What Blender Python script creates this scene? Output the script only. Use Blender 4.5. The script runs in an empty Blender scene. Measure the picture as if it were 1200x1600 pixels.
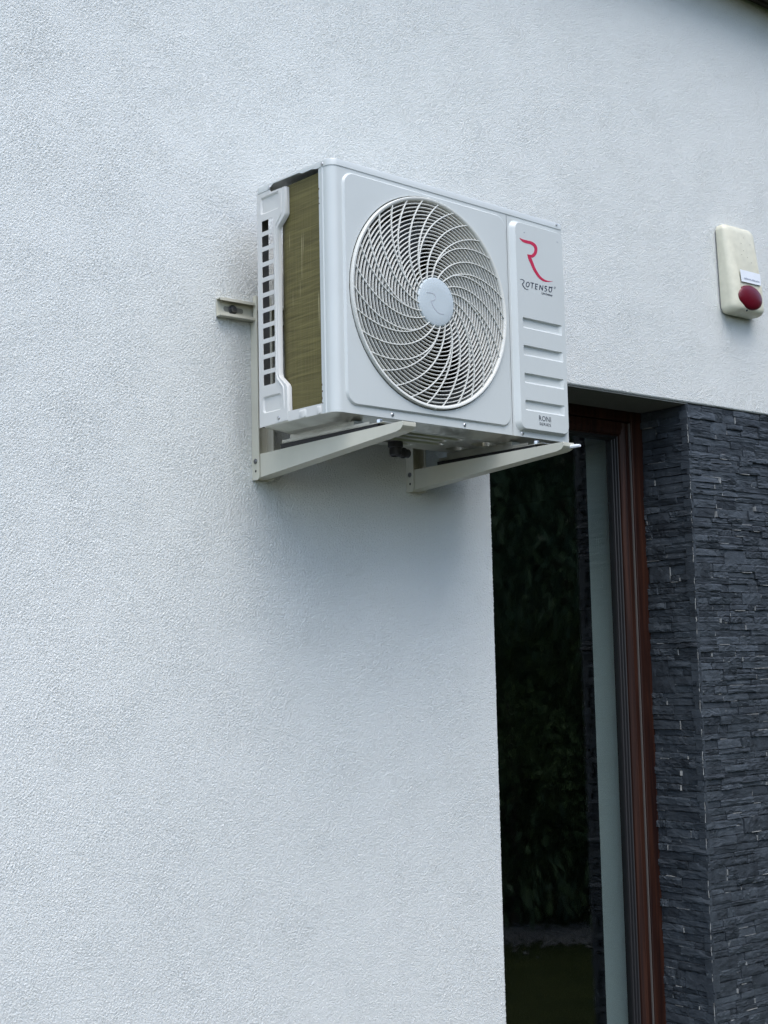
import bpy, bmesh, math, random
import numpy as np
from mathutils import Vector, Matrix
from mathutils.geometry import tessellate_polygon
R = math.radians
random.seed(7)
scene = bpy.context.scene
C = scene.collection
G = 2.15            # height of the air conditioner's underside above the ground

# ---------------------------------------------------------------- camera
cam_d = bpy.data.cameras.new('camera')
cam = bpy.data.objects.new('camera', cam_d); C.objects.link(cam)
scene.camera = cam
YAW, PITCH, ROLL = R(38.9477), R(6.2349), R(-1.2474)
fw = Vector((math.sin(YAW)*math.cos(PITCH), math.cos(YAW)*math.cos(PITCH), math.sin(PITCH)))
rt = Vector((math.cos(YAW), -math.sin(YAW), 0)); up = rt.cross(fw)
r2 = math.cos(ROLL)*rt + math.sin(ROLL)*up
u2 = -math.sin(ROLL)*rt + math.cos(ROLL)*up
M = Matrix((r2, u2, -fw)).transposed().to_4x4()
M.translation = Vector((-1.7268, -2.6989, -0.5314 + G))
cam.matrix_world = M
cam_d.sensor_fit = 'VERTICAL'; cam_d.sensor_height = 24.0
cam_d.lens = 2187.81/1600*24.0
cam_d.clip_start = 0.05; cam_d.clip_end = 2000

# ---------------------------------------------------------------- light
SUN_EL, SUN_AZ = R(62), R(200)      # azimuth clockwise from +y
world = bpy.data.worlds.new('World'); scene.world = world
world.use_nodes = True
wn = world.node_tree.nodes; wl = world.node_tree.links
bg = wn['Background']
sky = wn.new('ShaderNodeTexSky'); sky.sky_type = 'NISHITA'; sky.sun_disc = False
sky.sun_elevation = SUN_EL; sky.sun_rotation = SUN_AZ
sky.air_density = 1.0; sky.dust_density = 1.8; sky.ozone_density = 1.0
wl.new(sky.outputs[0], bg.inputs[0]); bg.inputs[1].default_value = 0.15
sd = bpy.data.lights.new('sun', 'SUN'); sd.energy = 0.9; sd.angle = R(55); sd.color = (1.0, 0.97, 0.93)
sun = bpy.data.objects.new('sun', sd); C.objects.link(sun)
sv = Vector((math.sin(SUN_AZ)*math.cos(SUN_EL), math.cos(SUN_AZ)*math.cos(SUN_EL), math.sin(SUN_EL)))
sun.rotation_euler = sv.to_track_quat('Z', 'Y').to_euler(); sun.location = sv*20
scene.view_settings.view_transform = 'Standard'; scene.view_settings.look = 'None'
scene.view_settings.exposure = 1.30; scene.view_settings.gamma = 1.0
scene.view_settings.use_curve_mapping = False

scene.cycles.max_bounces = 7; scene.cycles.diffuse_bounces = 3; scene.cycles.glossy_bounces = 3; scene.cycles.transparent_max_bounces = 12
scene.cycles.use_denoising = True; scene.cycles.denoiser = 'OPENIMAGEDENOISE'; scene.cycles.denoising_prefilter = 'NONE'; scene.cycles.sample_clamp_indirect = 3.0; scene.cycles.use_adaptive_sampling = False
scene.cycles.caustics_reflective = False; scene.cycles.caustics_refractive = False

# ---------------------------------------------------------------- helpers
class MB:
    def __init__(s): s.v = []; s.f = []
    def add(s, vs, fs):
        n = len(s.v); s.v += [tuple(v) for v in vs]; s.f += [tuple(i+n for i in f) for f in fs]; return s
    def box(s, x0, x1, y0, y1, z0, z1, bev=0.0):
        if bev <= 0:
            v = [(x, y, z) for x in (x0, x1) for y in (y0, y1) for z in (z0, z1)]
            return s.add(v, [(0,1,3,2),(4,6,7,5),(0,4,5,1),(2,3,7,6),(0,2,6,4),(1,5,7,3)])
        bm = bmesh.new(); bmesh.ops.create_cube(bm, size=1)
        for w in bm.verts: w.co = Vector(((x0+x1)/2+w.co.x*(x1-x0), (y0+y1)/2+w.co.y*(y1-y0), (z0+z1)/2+w.co.z*(z1-z0)))
        bmesh.ops.bevel(bm, geom=list(bm.edges), offset=bev, segments=2, profile=0.5, affect='EDGES')
        return s.bm(bm)
    def bm(s, bm):
        bm.verts.ensure_lookup_table(); bm.verts.index_update()
        s.add([w.co[:] for w in bm.verts], [[w.index for w in f.verts] for f in bm.faces]); bm.free(); return s
    def loft(s, loops, closed=True, cap0=False, cap1=False):
        n = len(loops[0]); b = len(s.v)
        for l in loops: s.v += [tuple(q) for q in l]
        for i in range(len(loops)-1):
            for k in range(n if closed else n-1):
                k2 = (k+1) % n
                s.f.append((b+i*n+k, b+i*n+k2, b+(i+1)*n+k2, b+(i+1)*n+k))
        if cap0: s.f.append(tuple(b+k for k in reversed(range(n))))
        if cap1: s.f.append(tuple(b+(len(loops)-1)*n+k for k in range(n)))
        return s
    def tube(s, path, r, n=8, caps=True):
        P = [Vector(q) for q in path]; loops = []; ref = None
        for i, q in enumerate(P):
            t = (P[min(i+1, len(P)-1)] - P[max(i-1, 0)]).normalized()
            if ref is None: ref = t.orthogonal().normalized()
            ref = (ref - t*ref.dot(t)).normalized(); b2 = t.cross(ref)
            rr = r[i] if isinstance(r, (list, tuple)) else r
            loops.append([q + rr*(math.cos(a)*ref + math.sin(a)*b2) for a in [2*math.pi*k/n for k in range(n)]])
        return s.loft(loops, True, caps, caps)
    def plate(s, outer, holes, f3, t):
        """flat plate with holes; f3(u, v, d) maps plane coordinates and depth to 3D"""
        polys = [outer] + list(holes)
        flat = [q for pl in polys for q in pl]
        tris = tessellate_polygon([[Vector((a, b, 0)) for a, b in pl] for pl in polys])
        n = len(flat); b = len(s.v)
        s.v += [tuple(f3(a, c, 0)) for a, c in flat] + [tuple(f3(a, c, t)) for a, c in flat]
        for tr in tris:
            s.f.append((b+tr[0], b+tr[1], b+tr[2])); s.f.append((b+n+tr[2], b+n+tr[1], b+n+tr[0]))
        o = 0
        for pl in polys:
            m = len(pl)
            for k in range(m):
                k2 = (k+1) % m; s.f.append((b+o+k, b+o+k2, b+n+o+k2, b+n+o+k))
            o += m
        return s
    def lathe(s, prof, ctr, axis='y', n=32, a0=0.0):
        """prof: list of (radius, along axis)"""
        loops = []
        for r, h in prof:
            l = []
            for k in range(n):
                a = a0 + 2*math.pi*k/n; c_, s_ = r*math.cos(a), r*math.sin(a)
                l.append((ctr[0]+c_, ctr[1]+h, ctr[2]+s_) if axis == 'y' else (ctr[0]+h, ctr[1]+c_, ctr[2]+s_) if axis == 'x' else (ctr[0]+c_, ctr[1]+s_, ctr[2]+h))
            loops.append(l)
        return s.loft(loops)
    def mesh(s, name, smooth=35, off=(0, 0, 0), recalc=True):
        me = bpy.data.meshes.new(name)
        me.from_pydata([(a+off[0], b+off[1], c+off[2]) for a, b, c in s.v], [], s.f)
        if recalc:
            bm = bmesh.new(); bm.from_mesh(me); bmesh.ops.recalc_face_normals(bm, faces=list(bm.faces)); bm.to_mesh(me); bm.free()
        me.validate()
        if smooth:
            me.polygons.foreach_set('use_smooth', [True]*len(me.polygons))
            me.set_sharp_from_angle(angle=R(smooth))
        return me
    def build(s, name, mat, parent=None, smooth=35, off=(0, 0, 0), recalc=True):
        me = s.mesh(name, smooth, off, recalc); me.materials.append(mat)
        o = bpy.data.objects.new(name, me); C.objects.link(o); o.parent = parent
        return o
def tag(o, label=None, cat=None, group=None, kind=None):
    for k, v in (('label', label), ('category', cat), ('group', group), ('kind', kind)):
        if v: o[k] = v
    return o
def empty(name, loc, label, cat, group=None, rz=0.0):
    o = bpy.data.objects.new(name, None); C.objects.link(o); o.location = loc; o.rotation_euler.z = rz
    o.empty_display_size = 0.1
    return tag(o, label, cat, group)
def part_empty(name, parent, loc=(0, 0, 0)):
    o = bpy.data.objects.new(name, None); C.objects.link(o); o.parent = parent; o.location = loc; o.empty_display_size = 0.05
    return o
def rrect(x0, x1, z0, z1, r, n=8):
    out = []
    for cx, cz, a0 in ((x1-r, z1-r, 0), (x0+r, z1-r, 90), (x0+r, z0+r, 180), (x1-r, z0+r, 270)):
        for k in range(n+1):
            a = R(a0 + 90*k/n); out.append((cx+r*math.cos(a), cz+r*math.sin(a)))
    return out
def dense(loop, step):
    out = []
    for i, a in enumerate(loop):
        b = loop[(i+1) % len(loop)]; d = math.dist(a, b); m = max(1, int(d/step))
        for k in range(m): out.append((a[0]+(b[0]-a[0])*k/m, a[1]+(b[1]-a[1])*k/m))
    return out

# ---------------------------------------------------------------- materials
def mat(name, col, rough=0.5, metal=0.0, spec=0.5, bump=None, var=None, coat=0.0):
    """bump: (scale, distance, detail[, stretch xyz]); var: (scale, amount) brightness mottling"""
    m = bpy.data.materials.new(name); m.use_nodes = True
    nt = m.node_tree; b = nt.nodes['Principled BSDF']
    b.inputs['Base Color'].default_value = (*col, 1); b.inputs['Roughness'].default_value = rough
    b.inputs['Metallic'].default_value = metal; b.inputs['Specular IOR Level'].default_value = spec
    b.inputs['Coat Weight'].default_value = coat
    tc = nt.nodes.new('ShaderNodeTexCoord')
    if var:
        nz = nt.nodes.new('ShaderNodeTexNoise'); nz.inputs['Scale'].default_value = var[0]; nz.inputs['Detail'].default_value = 6
        nt.links.new(tc.outputs['Object'], nz.inputs['Vector'])
        mr = nt.nodes.new('ShaderNodeMapRange'); mr.inputs[1].default_value = .3; mr.inputs[2].default_value = .7
        mr.inputs[3].default_value = 1-var[1]; mr.inputs[4].default_value = 1+var[1]
        nt.links.new(nz.outputs[0], mr.inputs[0])
        mx = nt.nodes.new('ShaderNodeVectorMath'); mx.operation = 'SCALE'; mx.inputs[0].default_value = col
        nt.links.new(mr.outputs[0], mx.inputs['Scale']); nt.links.new(mx.outputs[0], b.inputs['Base Color'])
    if bump:
        mp = nt.nodes.new('ShaderNodeMapping'); nt.links.new(tc.outputs['Object'], mp.inputs[0])
        if len(bump) > 3: mp.inputs['Scale'].default_value = bump[3]
        nb = nt.nodes.new('ShaderNodeTexNoise'); nb.inputs['Scale'].default_value = bump[0]; nb.inputs['Detail'].default_value = bump[2]
        nt.links.new(mp.outputs[0], nb.inputs['Vector'])
        bp = nt.nodes.new('ShaderNodeBump'); bp.inputs['Distance'].default_value = bump[1]; bp.inputs['Strength'].default_value = 1
        nt.links.new(nb.outputs[0], bp.inputs['Height']); nt.links.new(bp.outputs[0], b.inputs['Normal'])
    return m
def nd(m, typ, **kw):
    n = m.node_tree.nodes.new(typ)
    for k, v in kw.items(): setattr(n, k, v)
    return n
def lk(m, a, b): m.node_tree.links.new(a, b)

def stucco_material():
    m = mat('stucco', (0.66, 0.68, 0.70), 0.92, spec=0.12)
    b = m.node_tree.nodes['Principled BSDF']; tc = nd(m, 'ShaderNodeTexCoord')
    n1 = nd(m, 'ShaderNodeTexNoise'); n1.inputs['Scale'].default_value = 330; n1.inputs['Detail'].default_value = 2; n1.inputs['Roughness'].default_value = .7
    lk(m, tc.outputs['Object'], n1.inputs['Vector'])
    bp = nd(m, 'ShaderNodeBump'); bp.inputs['Distance'].default_value = .0030; bp.inputs['Strength'].default_value = 1
    lk(m, n1.outputs[0], bp.inputs['Height']); lk(m, bp.outputs[0], b.inputs['Normal'])
    # uneven tone of the coat; grain shade coloured in at the bump's lows
    n2 = nd(m, 'ShaderNodeTexNoise'); n2.inputs['Scale'].default_value = 1.3; n2.inputs['Detail'].default_value = 4
    lk(m, tc.outputs['Object'], n2.inputs['Vector'])
    a2 = nd(m, 'ShaderNodeMath', operation='MULTIPLY_ADD'); a2.inputs[1].default_value = .30
    lk(m, n1.outputs[0], a2.inputs[0]); lk(m, n2.outputs[0], a2.inputs[2])
    cr = nd(m, 'ShaderNodeValToRGB'); e = cr.color_ramp.elements
    e[0].position = .42; e[0].color = (.625, .655, .640, 1); e[1].position = .90; e[1].color = (.685, .712, .695, 1)
    lk(m, a2.outputs[0], cr.inputs[0]); lk(m, cr.outputs[0], b.inputs['Base Color'])
    return m
def slate_material():
    m = mat('slate', (.03, .035, .045), 0.62, spec=.35)
    b = m.node_tree.nodes['Principled BSDF']; ge = nd(m, 'ShaderNodeNewGeometry'); oi = nd(m, 'ShaderNodeObjectInfo')
    n1 = nd(m, 'ShaderNodeTexNoise'); n1.inputs['Scale'].default_value = 22; n1.inputs['Detail'].default_value = 7; n1.inputs['Roughness'].default_value = .65
    lk(m, ge.outputs['Position'], n1.inputs['Vector'])
    ad = nd(m, 'ShaderNodeMath', operation='MULTIPLY_ADD'); ad.inputs[1].default_value = .34
    rs_ = nd(m, 'ShaderNodeMath', operation='ADD'); lk(m, oi.outputs['Random'], rs_.inputs[0]); lk(m, ge.outputs['Random Per Island'], rs_.inputs[1]); fx = nd(m, 'ShaderNodeMath', operation='FRACT'); lk(m, rs_.outputs[0], fx.inputs[0]); lk(m, fx.outputs[0], ad.inputs[0]); lk(m, n1.outputs[0], ad.inputs[2])
    cr = nd(m, 'ShaderNodeValToRGB'); e = cr.color_ramp.elements
    e[0].position = .35; e[0].color = (.014, .0185, .0240, 1); e[1].position = 1.0; e[1].color = (.060, .0745, .0890, 1)
    lk(m, ad.outputs[0], cr.inputs[0])
    # pale mineral bloom in sparse flecks
    n3 = nd(m, 'ShaderNodeTexNoise'); n3.inputs['Scale'].default_value = 60; n3.inputs['Detail'].default_value = 5
    lk(m, ge.outputs['Position'], n3.inputs['Vector'])
    mr = nd(m, 'ShaderNodeMapRange'); mr.inputs[1].default_value = .66; mr.inputs[2].default_value = .78; lk(m, n3.outputs[0], mr.inputs[0])
    mx = nd(m, 'ShaderNodeMix', data_type='RGBA'); mx.inputs['B'].default_value = (.13, .145, .15, 1)
    lk(m, mr.outputs[0], mx.inputs['Factor']); lk(m, cr.outputs[0], mx.inputs['A']); lk(m, mx.outputs['Result'], b.inputs['Base Color'])
    mp = nd(m, 'ShaderNodeMapping'); mp.inputs['Scale'].default_value = (.55, .55, 1.3); lk(m, ge.outputs['Position'], mp.inputs[0])
    n2 = nd(m, 'ShaderNodeTexNoise'); n2.inputs['Scale'].default_value = 120; n2.inputs['Detail'].default_value = 6; n2.inputs['Roughness'].default_value = .7
    lk(m, mp.outputs[0], n2.inputs['Vector'])
    bp = nd(m, 'ShaderNodeBump'); bp.inputs['Distance'].default_value = .0018; bp.inputs['Strength'].default_value = 1
    lk(m, n2.outputs[0], bp.inputs['Height']); lk(m, bp.outputs[0], b.inputs['Normal'])
    return m
def glass_material():
    m = bpy.data.materials.new('window_glass'); m.use_nodes = True; nt = m.node_tree
    nt.nodes.remove(nt.nodes['Principled BSDF']); out = nt.nodes['Material Output']
    tr = nd(m, 'ShaderNodeBsdfTransparent'); tr.inputs[0].default_value = (.90, .95, .94, 1)
    gl = nd(m, 'ShaderNodeBsdfGlossy'); gl.inputs['Roughness'].default_value = .03
    ge = nd(m, 'ShaderNodeNewGeometry'); dt = nd(m, 'ShaderNodeVectorMath', operation='DOT_PRODUCT')
    lk(m, ge.outputs['Incoming'], dt.inputs[0]); lk(m, ge.outputs['Normal'], dt.inputs[1])
    ab = nd(m, 'ShaderNodeMath', operation='ABSOLUTE'); lk(m, dt.outputs['Value'], ab.inputs[0])
    om = nd(m, 'ShaderNodeMath', operation='SUBTRACT'); om.inputs[0].default_value = 1; lk(m, ab.outputs[0], om.inputs[1])
    pw = nd(m, 'ShaderNodeMath', operation='POWER'); pw.inputs[1].default_value = 5; lk(m, om.outputs[0], pw.inputs[0])
    fr = nd(m, 'ShaderNodeMath', operation='MULTIPLY_ADD'); fr.inputs[1].default_value = .91; fr.inputs[2].default_value = .105; lk(m, pw.outputs[0], fr.inputs[0])
    mx = nd(m, 'ShaderNodeMixShader'); lk(m, fr.outputs[0], mx.inputs[0]); lk(m, tr.outputs[0], mx.inputs[1]); lk(m, gl.outputs[0], mx.inputs[2])
    lk(m, mx.outputs[0], out.inputs[0]); return m
def wood_material():
    m = mat('brown_wood', (.07, .025, .014), .5, spec=.18)
    b = m.node_tree.nodes['Principled BSDF']; tc = nd(m, 'ShaderNodeTexCoord'); mp = nd(m, 'ShaderNodeMapping'); mp.inputs['Scale'].default_value = (60, 60, 2.2)
    lk(m, tc.outputs['Object'], mp.inputs[0])
    n1 = nd(m, 'ShaderNodeTexNoise'); n1.inputs['Scale'].default_value = 1; n1.inputs['Detail'].default_value = 5; n1.inputs['Distortion'].default_value = .8
    lk(m, mp.outputs[0], n1.inputs['Vector'])
    cr = nd(m, 'ShaderNodeValToRGB'); e = cr.color_ramp.elements
    e[0].position = .36; e[0].color = (.012, .0045, .0038, 1); e[1].position = .72; e[1].color = (.044, .0165, .0095, 1)
    lk(m, n1.outputs[0], cr.inputs[0]); lk(m, cr.outputs[0], b.inputs['Base Color'])
    bp = nd(m, 'ShaderNodeBump'); bp.inputs['Distance'].default_value = .0015; lk(m, n1.outputs[0], bp.inputs['Height']); lk(m, bp.outputs[0], b.inputs['Normal'])
    return m
def coil_material():
    m = mat('olive_fins', (.14, .125, .05), .5, metal=.35, spec=.4)
    b = m.node_tree.nodes['Principled BSDF']; tc = nd(m, 'ShaderNodeTexCoord')
    mp = nd(m, 'ShaderNodeMapping'); mp.inputs['Scale'].default_value = (4, 4, 60); lk(m, tc.outputs['Object'], mp.inputs[0])
    n1 = nd(m, 'ShaderNodeTexNoise'); n1.inputs['Scale'].default_value = 2.2; n1.inputs['Detail'].default_value = 5; n1.inputs['Distortion'].default_value = .6; lk(m, mp.outputs[0], n1.inputs['Vector'])
    m2 = nd(m, 'ShaderNodeMapping'); m2.inputs['Scale'].default_value = (650, 650, 4); lk(m, tc.outputs['Object'], m2.inputs[0])
    n2 = nd(m, 'ShaderNodeTexNoise'); n2.inputs['Scale'].default_value = 1; n2.inputs['Detail'].default_value = 2; lk(m, m2.outputs[0], n2.inputs['Vector'])
    ad = nd(m, 'ShaderNodeMath', operation='MULTIPLY_ADD'); ad.inputs[1].default_value = .45; lk(m, n2.outputs[0], ad.inputs[0]); lk(m, n1.outputs[0], ad.inputs[2])
    cr = nd(m, 'ShaderNodeValToRGB'); e = cr.color_ramp.elements
    e[0].position = .45; e[0].color = (.085, .074, .025, 1); e[1].position = 1.0; e[1].color = (.172, .151, .054, 1)
    lk(m, ad.outputs[0], cr.inputs[0])
    # a few combed, shiny scratches along the fins
    m3 = nd(m, 'ShaderNodeMapping'); m3.inputs['Scale'].default_value = (150, 150, 7); lk(m, tc.outputs['Object'], m3.inputs[0])
    n3 = nd(m, 'ShaderNodeTexNoise'); n3.inputs['Scale'].default_value = 1; n3.inputs['Detail'].default_value = 1; lk(m, m3.outputs[0], n3.inputs['Vector'])
    mr = nd(m, 'ShaderNodeMapRange'); mr.inputs[1].default_value = .74; mr.inputs[2].default_value = .80; lk(m, n3.outputs[0], mr.inputs[0])
    mx = nd(m, 'ShaderNodeMix', data_type='RGBA'); mx.inputs['B'].default_value = (.42, .38, .22, 1)
    lk(m, mr.outputs[0], mx.inputs['Factor']); lk(m, cr.outputs[0], mx.inputs['A']); lk(m, mx.outputs['Result'], b.inputs['Base Color'])
    bp = nd(m, 'ShaderNodeBump'); bp.inputs['Distance'].default_value = .002; lk(m, ad.outputs[0], bp.inputs['Height']); lk(m, bp.outputs[0], b.inputs['Normal'])
    return m
def leaf_material(name, c0, c1):
    m = mat(name, c0, .6, spec=.3); b = m.node_tree.nodes['Principled BSDF']; ge = nd(m, 'ShaderNodeNewGeometry')
    cr = nd(m, 'ShaderNodeValToRGB'); cr.color_ramp.elements[0].color = (*c0, 1); cr.color_ramp.elements[1].color = (*c1, 1)
    lk(m, ge.outputs['Random Per Island'], cr.inputs[0]); lk(m, cr.outputs[0], b.inputs['Base Color']); return m
STUCCO = stucco_material(); SLATE = slate_material(); GLASS = glass_material(); WOOD = wood_material(); COIL = coil_material()
SOFFIT = mat('grey_render', (.20, .21, .20), .9, spec=.1, bump=(160, .002, 3))
GROUT = mat('pale_grout', (.27, .28, .275), .95, spec=.1, var=(40, .4))
GROUT_DARK = mat('dark_mortar', (.05, .052, .056), .95, spec=.1, var=(30, .3))
RUBBER = mat('black_rubber', (.012, .012, .014), .55)
SEAL = mat('grey_seal', (.10, .095, .09), .5)
PLASTER = mat('interior_plaster', (.74, .78, .76), .9, spec=.1, var=(2, .04))
ROOM = mat('dim_interior', (.05, .05, .05), .9, spec=.1)  # near-black walls put the dimness of the unlit room into colour
WHITE = mat('white_powder_coat', (.505, .54, .53), .30, spec=.45, bump=(900, .00008, 2), var=(4, .035))
GUARD = mat('white_sheet_metal', (.56, .57, .55), .42, spec=.4, bump=(700, .0001, 2), var=(5, .04))
PANM = mat('galvanised_base', (.50, .50, .45), .30, metal=.75, var=(14, .15), bump=(16, .006, 3))
PLASTIC = mat('grey_grille_plastic', (.60, .61, .57), .45, spec=.4)
HUBM = mat('hub_plastic', (.45, .51, .53), .45, spec=.35)
HUB_SHADE = mat('hub_relief_shade', (.40, .43, .46), .5)  # darker grey puts the shadow of the embossed mark into its colour
FANM = mat('fan_blade_plastic', (.05, .054, .054), .5)
DARKIN = mat('dark_inside', (.010, .010, .010), .8)
SHROUD = mat('grey_shroud', (.06, .065, .062), .6)
RED = mat('red_print', (.45, .014, .06), .45)
NAVY = mat('dark_print', (.025, .032, .05), .5)
BRACKET = mat('beige_powder_coat', (.54, .535, .45), .45, spec=.4, var=(9, .05), bump=(500, .0001, 2))
DARKBOLT = mat('dark_bolt', (.16, .165, .17), .35, metal=.8)
HOLE_SHADE = mat('bolt_hole_shade', (.02, .02, .018), .9)
RUST = mat('rust_chip', (.07, .035, .018), .9)
SLOTM = mat('slot_beige', (.22, .22, .19), .6)
FLANGE_SHADE = mat('rear_flange_shade', (.13, .135, .14), .5, metal=.3)  # dark grey stands in for shade on the flange behind the slots
STEEL = mat('zinc_steel', (.55, .56, .57), .3, metal=.9, var=(60, .25))
CREAM = mat('aged_cream_plastic', (.60, .59, .475), .42, spec=.4, var=(45, .06))
GREYP = mat('siren_base', (.26, .26, .25), .6)
LENS = mat('red_lens', (.11, .004, .012), .3, spec=.4)
STICK = mat('sticker', (.72, .76, .80), .5, var=(25, .04))
INKG = mat('faded_ink', (.30, .33, .40), .6)
SPECK = mat('dirt', (.20, .18, .12), .9)
EAVE = mat('dark_eave_wood', (.035, .028, .022), .7, var=(8, .3), bump=(40, .001, 4))
GUTTER = mat('brown_gutter', (.11, .085, .07), .4)
ROOFM = mat('roof_tile', (.05, .045, .045), .7)
LOGO_BIG = [[[(0.5804,0.4817),(0.5814,0.4805),(0.5824,0.4792),(0.5836,0.478),(0.5852,0.4769),(0.5872,0.4758),(0.5895,0.4748),(0.5921,0.474),(0.5951,0.4733),(0.5984,0.473),(0.6019,0.4728),(0.6053,0.4728),(0.6086,0.4728),(0.6117,0.4729),(0.6144,0.4731),(0.6168,0.4732),(0.619,0.473),(0.6215,0.4727),(0.6241,0.4721),(0.6265,0.4714),(0.6284,0.4707),(0.6299,0.4698),(0.6311,0.4687),(0.6321,0.4676),(0.6328,0.4664),(0.6332,0.4651),(0.6334,0.4636),(0.6332,0.462),(0.6329,0.4602),(0.6323,0.4584),(0.6314,0.4566),(0.6304,0.4549),(0.6292,0.4534),(0.6278,0.4519),(0.6261,0.4504),(0.6245,0.4491),(0.6235,0.4484),(0.6229,0.448),(0.6216,0.4476),(0.6196,0.4472),(0.6173,0.4468),(0.6151,0.4465),(0.6126,0.4463),(0.6099,0.4462),(0.6072,0.4461)],[(0.5807,0.4819),(0.5827,0.4815),(0.5846,0.4812),(0.5865,0.4809),(0.5886,0.4806),(0.591,0.4805),(0.5936,0.4804),(0.5962,0.4803),(0.5989,0.4803),(0.6018,0.4804),(0.605,0.4805),(0.6083,0.4806),(0.6115,0.4807),(0.6143,0.4808),(0.6171,0.481),(0.6202,0.481),(0.6236,0.4808),(0.6269,0.4804),(0.6302,0.4797),(0.6335,0.4788),(0.6364,0.4776),(0.6388,0.4761),(0.6408,0.4745),(0.6423,0.4726),(0.6435,0.4706),(0.6442,0.4683),(0.6444,0.466),(0.6442,0.4636),(0.6438,0.4612),(0.6431,0.4588),(0.6422,0.4562),(0.6408,0.4536),(0.639,0.4509),(0.6367,0.4484),(0.634,0.446),(0.6308,0.4437),(0.6271,0.4418),(0.6231,0.4407),(0.6196,0.4406),(0.6169,0.4409),(0.6145,0.4415),(0.6122,0.4423),(0.6103,0.4433),(0.6086,0.4445),(0.6068,0.4456)]],[[(0.6067,0.4457),(0.6074,0.4431),(0.6081,0.4405),(0.6088,0.438),(0.6098,0.4356),(0.6111,0.4332),(0.6128,0.4308),(0.6146,0.4283),(0.6165,0.4256),(0.6184,0.4225),(0.6204,0.4193),(0.6226,0.4159),(0.6248,0.4128),(0.627,0.41),(0.6292,0.4074),(0.6316,0.4049),(0.6341,0.4025),(0.6368,0.4002),(0.6396,0.3979),(0.6426,0.3958),(0.6458,0.3939),(0.6492,0.3923),(0.6528,0.3909),(0.6565,0.3898),(0.6602,0.389),(0.6641,0.3886),(0.6679,0.3887),(0.6716,0.3889),(0.675,0.3893),(0.6783,0.3897),(0.6815,0.3903),(0.6844,0.391),(0.6871,0.3917),(0.6897,0.3923),(0.6921,0.393),(0.6945,0.3936),(0.6969,0.3943)],[(0.6074,0.4461),(0.6105,0.445),(0.6137,0.4439),(0.6168,0.4427),(0.6196,0.4409),(0.6218,0.4386),(0.6236,0.436),(0.6251,0.4332),(0.6268,0.4303),(0.6286,0.4271),(0.6304,0.4237),(0.6323,0.4204),(0.6342,0.4174),(0.6361,0.4148),(0.6382,0.4123),(0.6403,0.4099),(0.6426,0.4076),(0.645,0.4053),(0.6475,0.4031),(0.6501,0.4011),(0.6527,0.3993),(0.6555,0.3978),(0.6584,0.3965),(0.6614,0.3954),(0.6643,0.3945),(0.6672,0.3938),(0.6701,0.3933),(0.6732,0.393),(0.6761,0.3928),(0.679,0.3927),(0.6817,0.3928),(0.6845,0.393),(0.6872,0.3933),(0.6897,0.3935),(0.6921,0.3938),(0.6945,0.3942),(0.6969,0.3945)]]]
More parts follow.
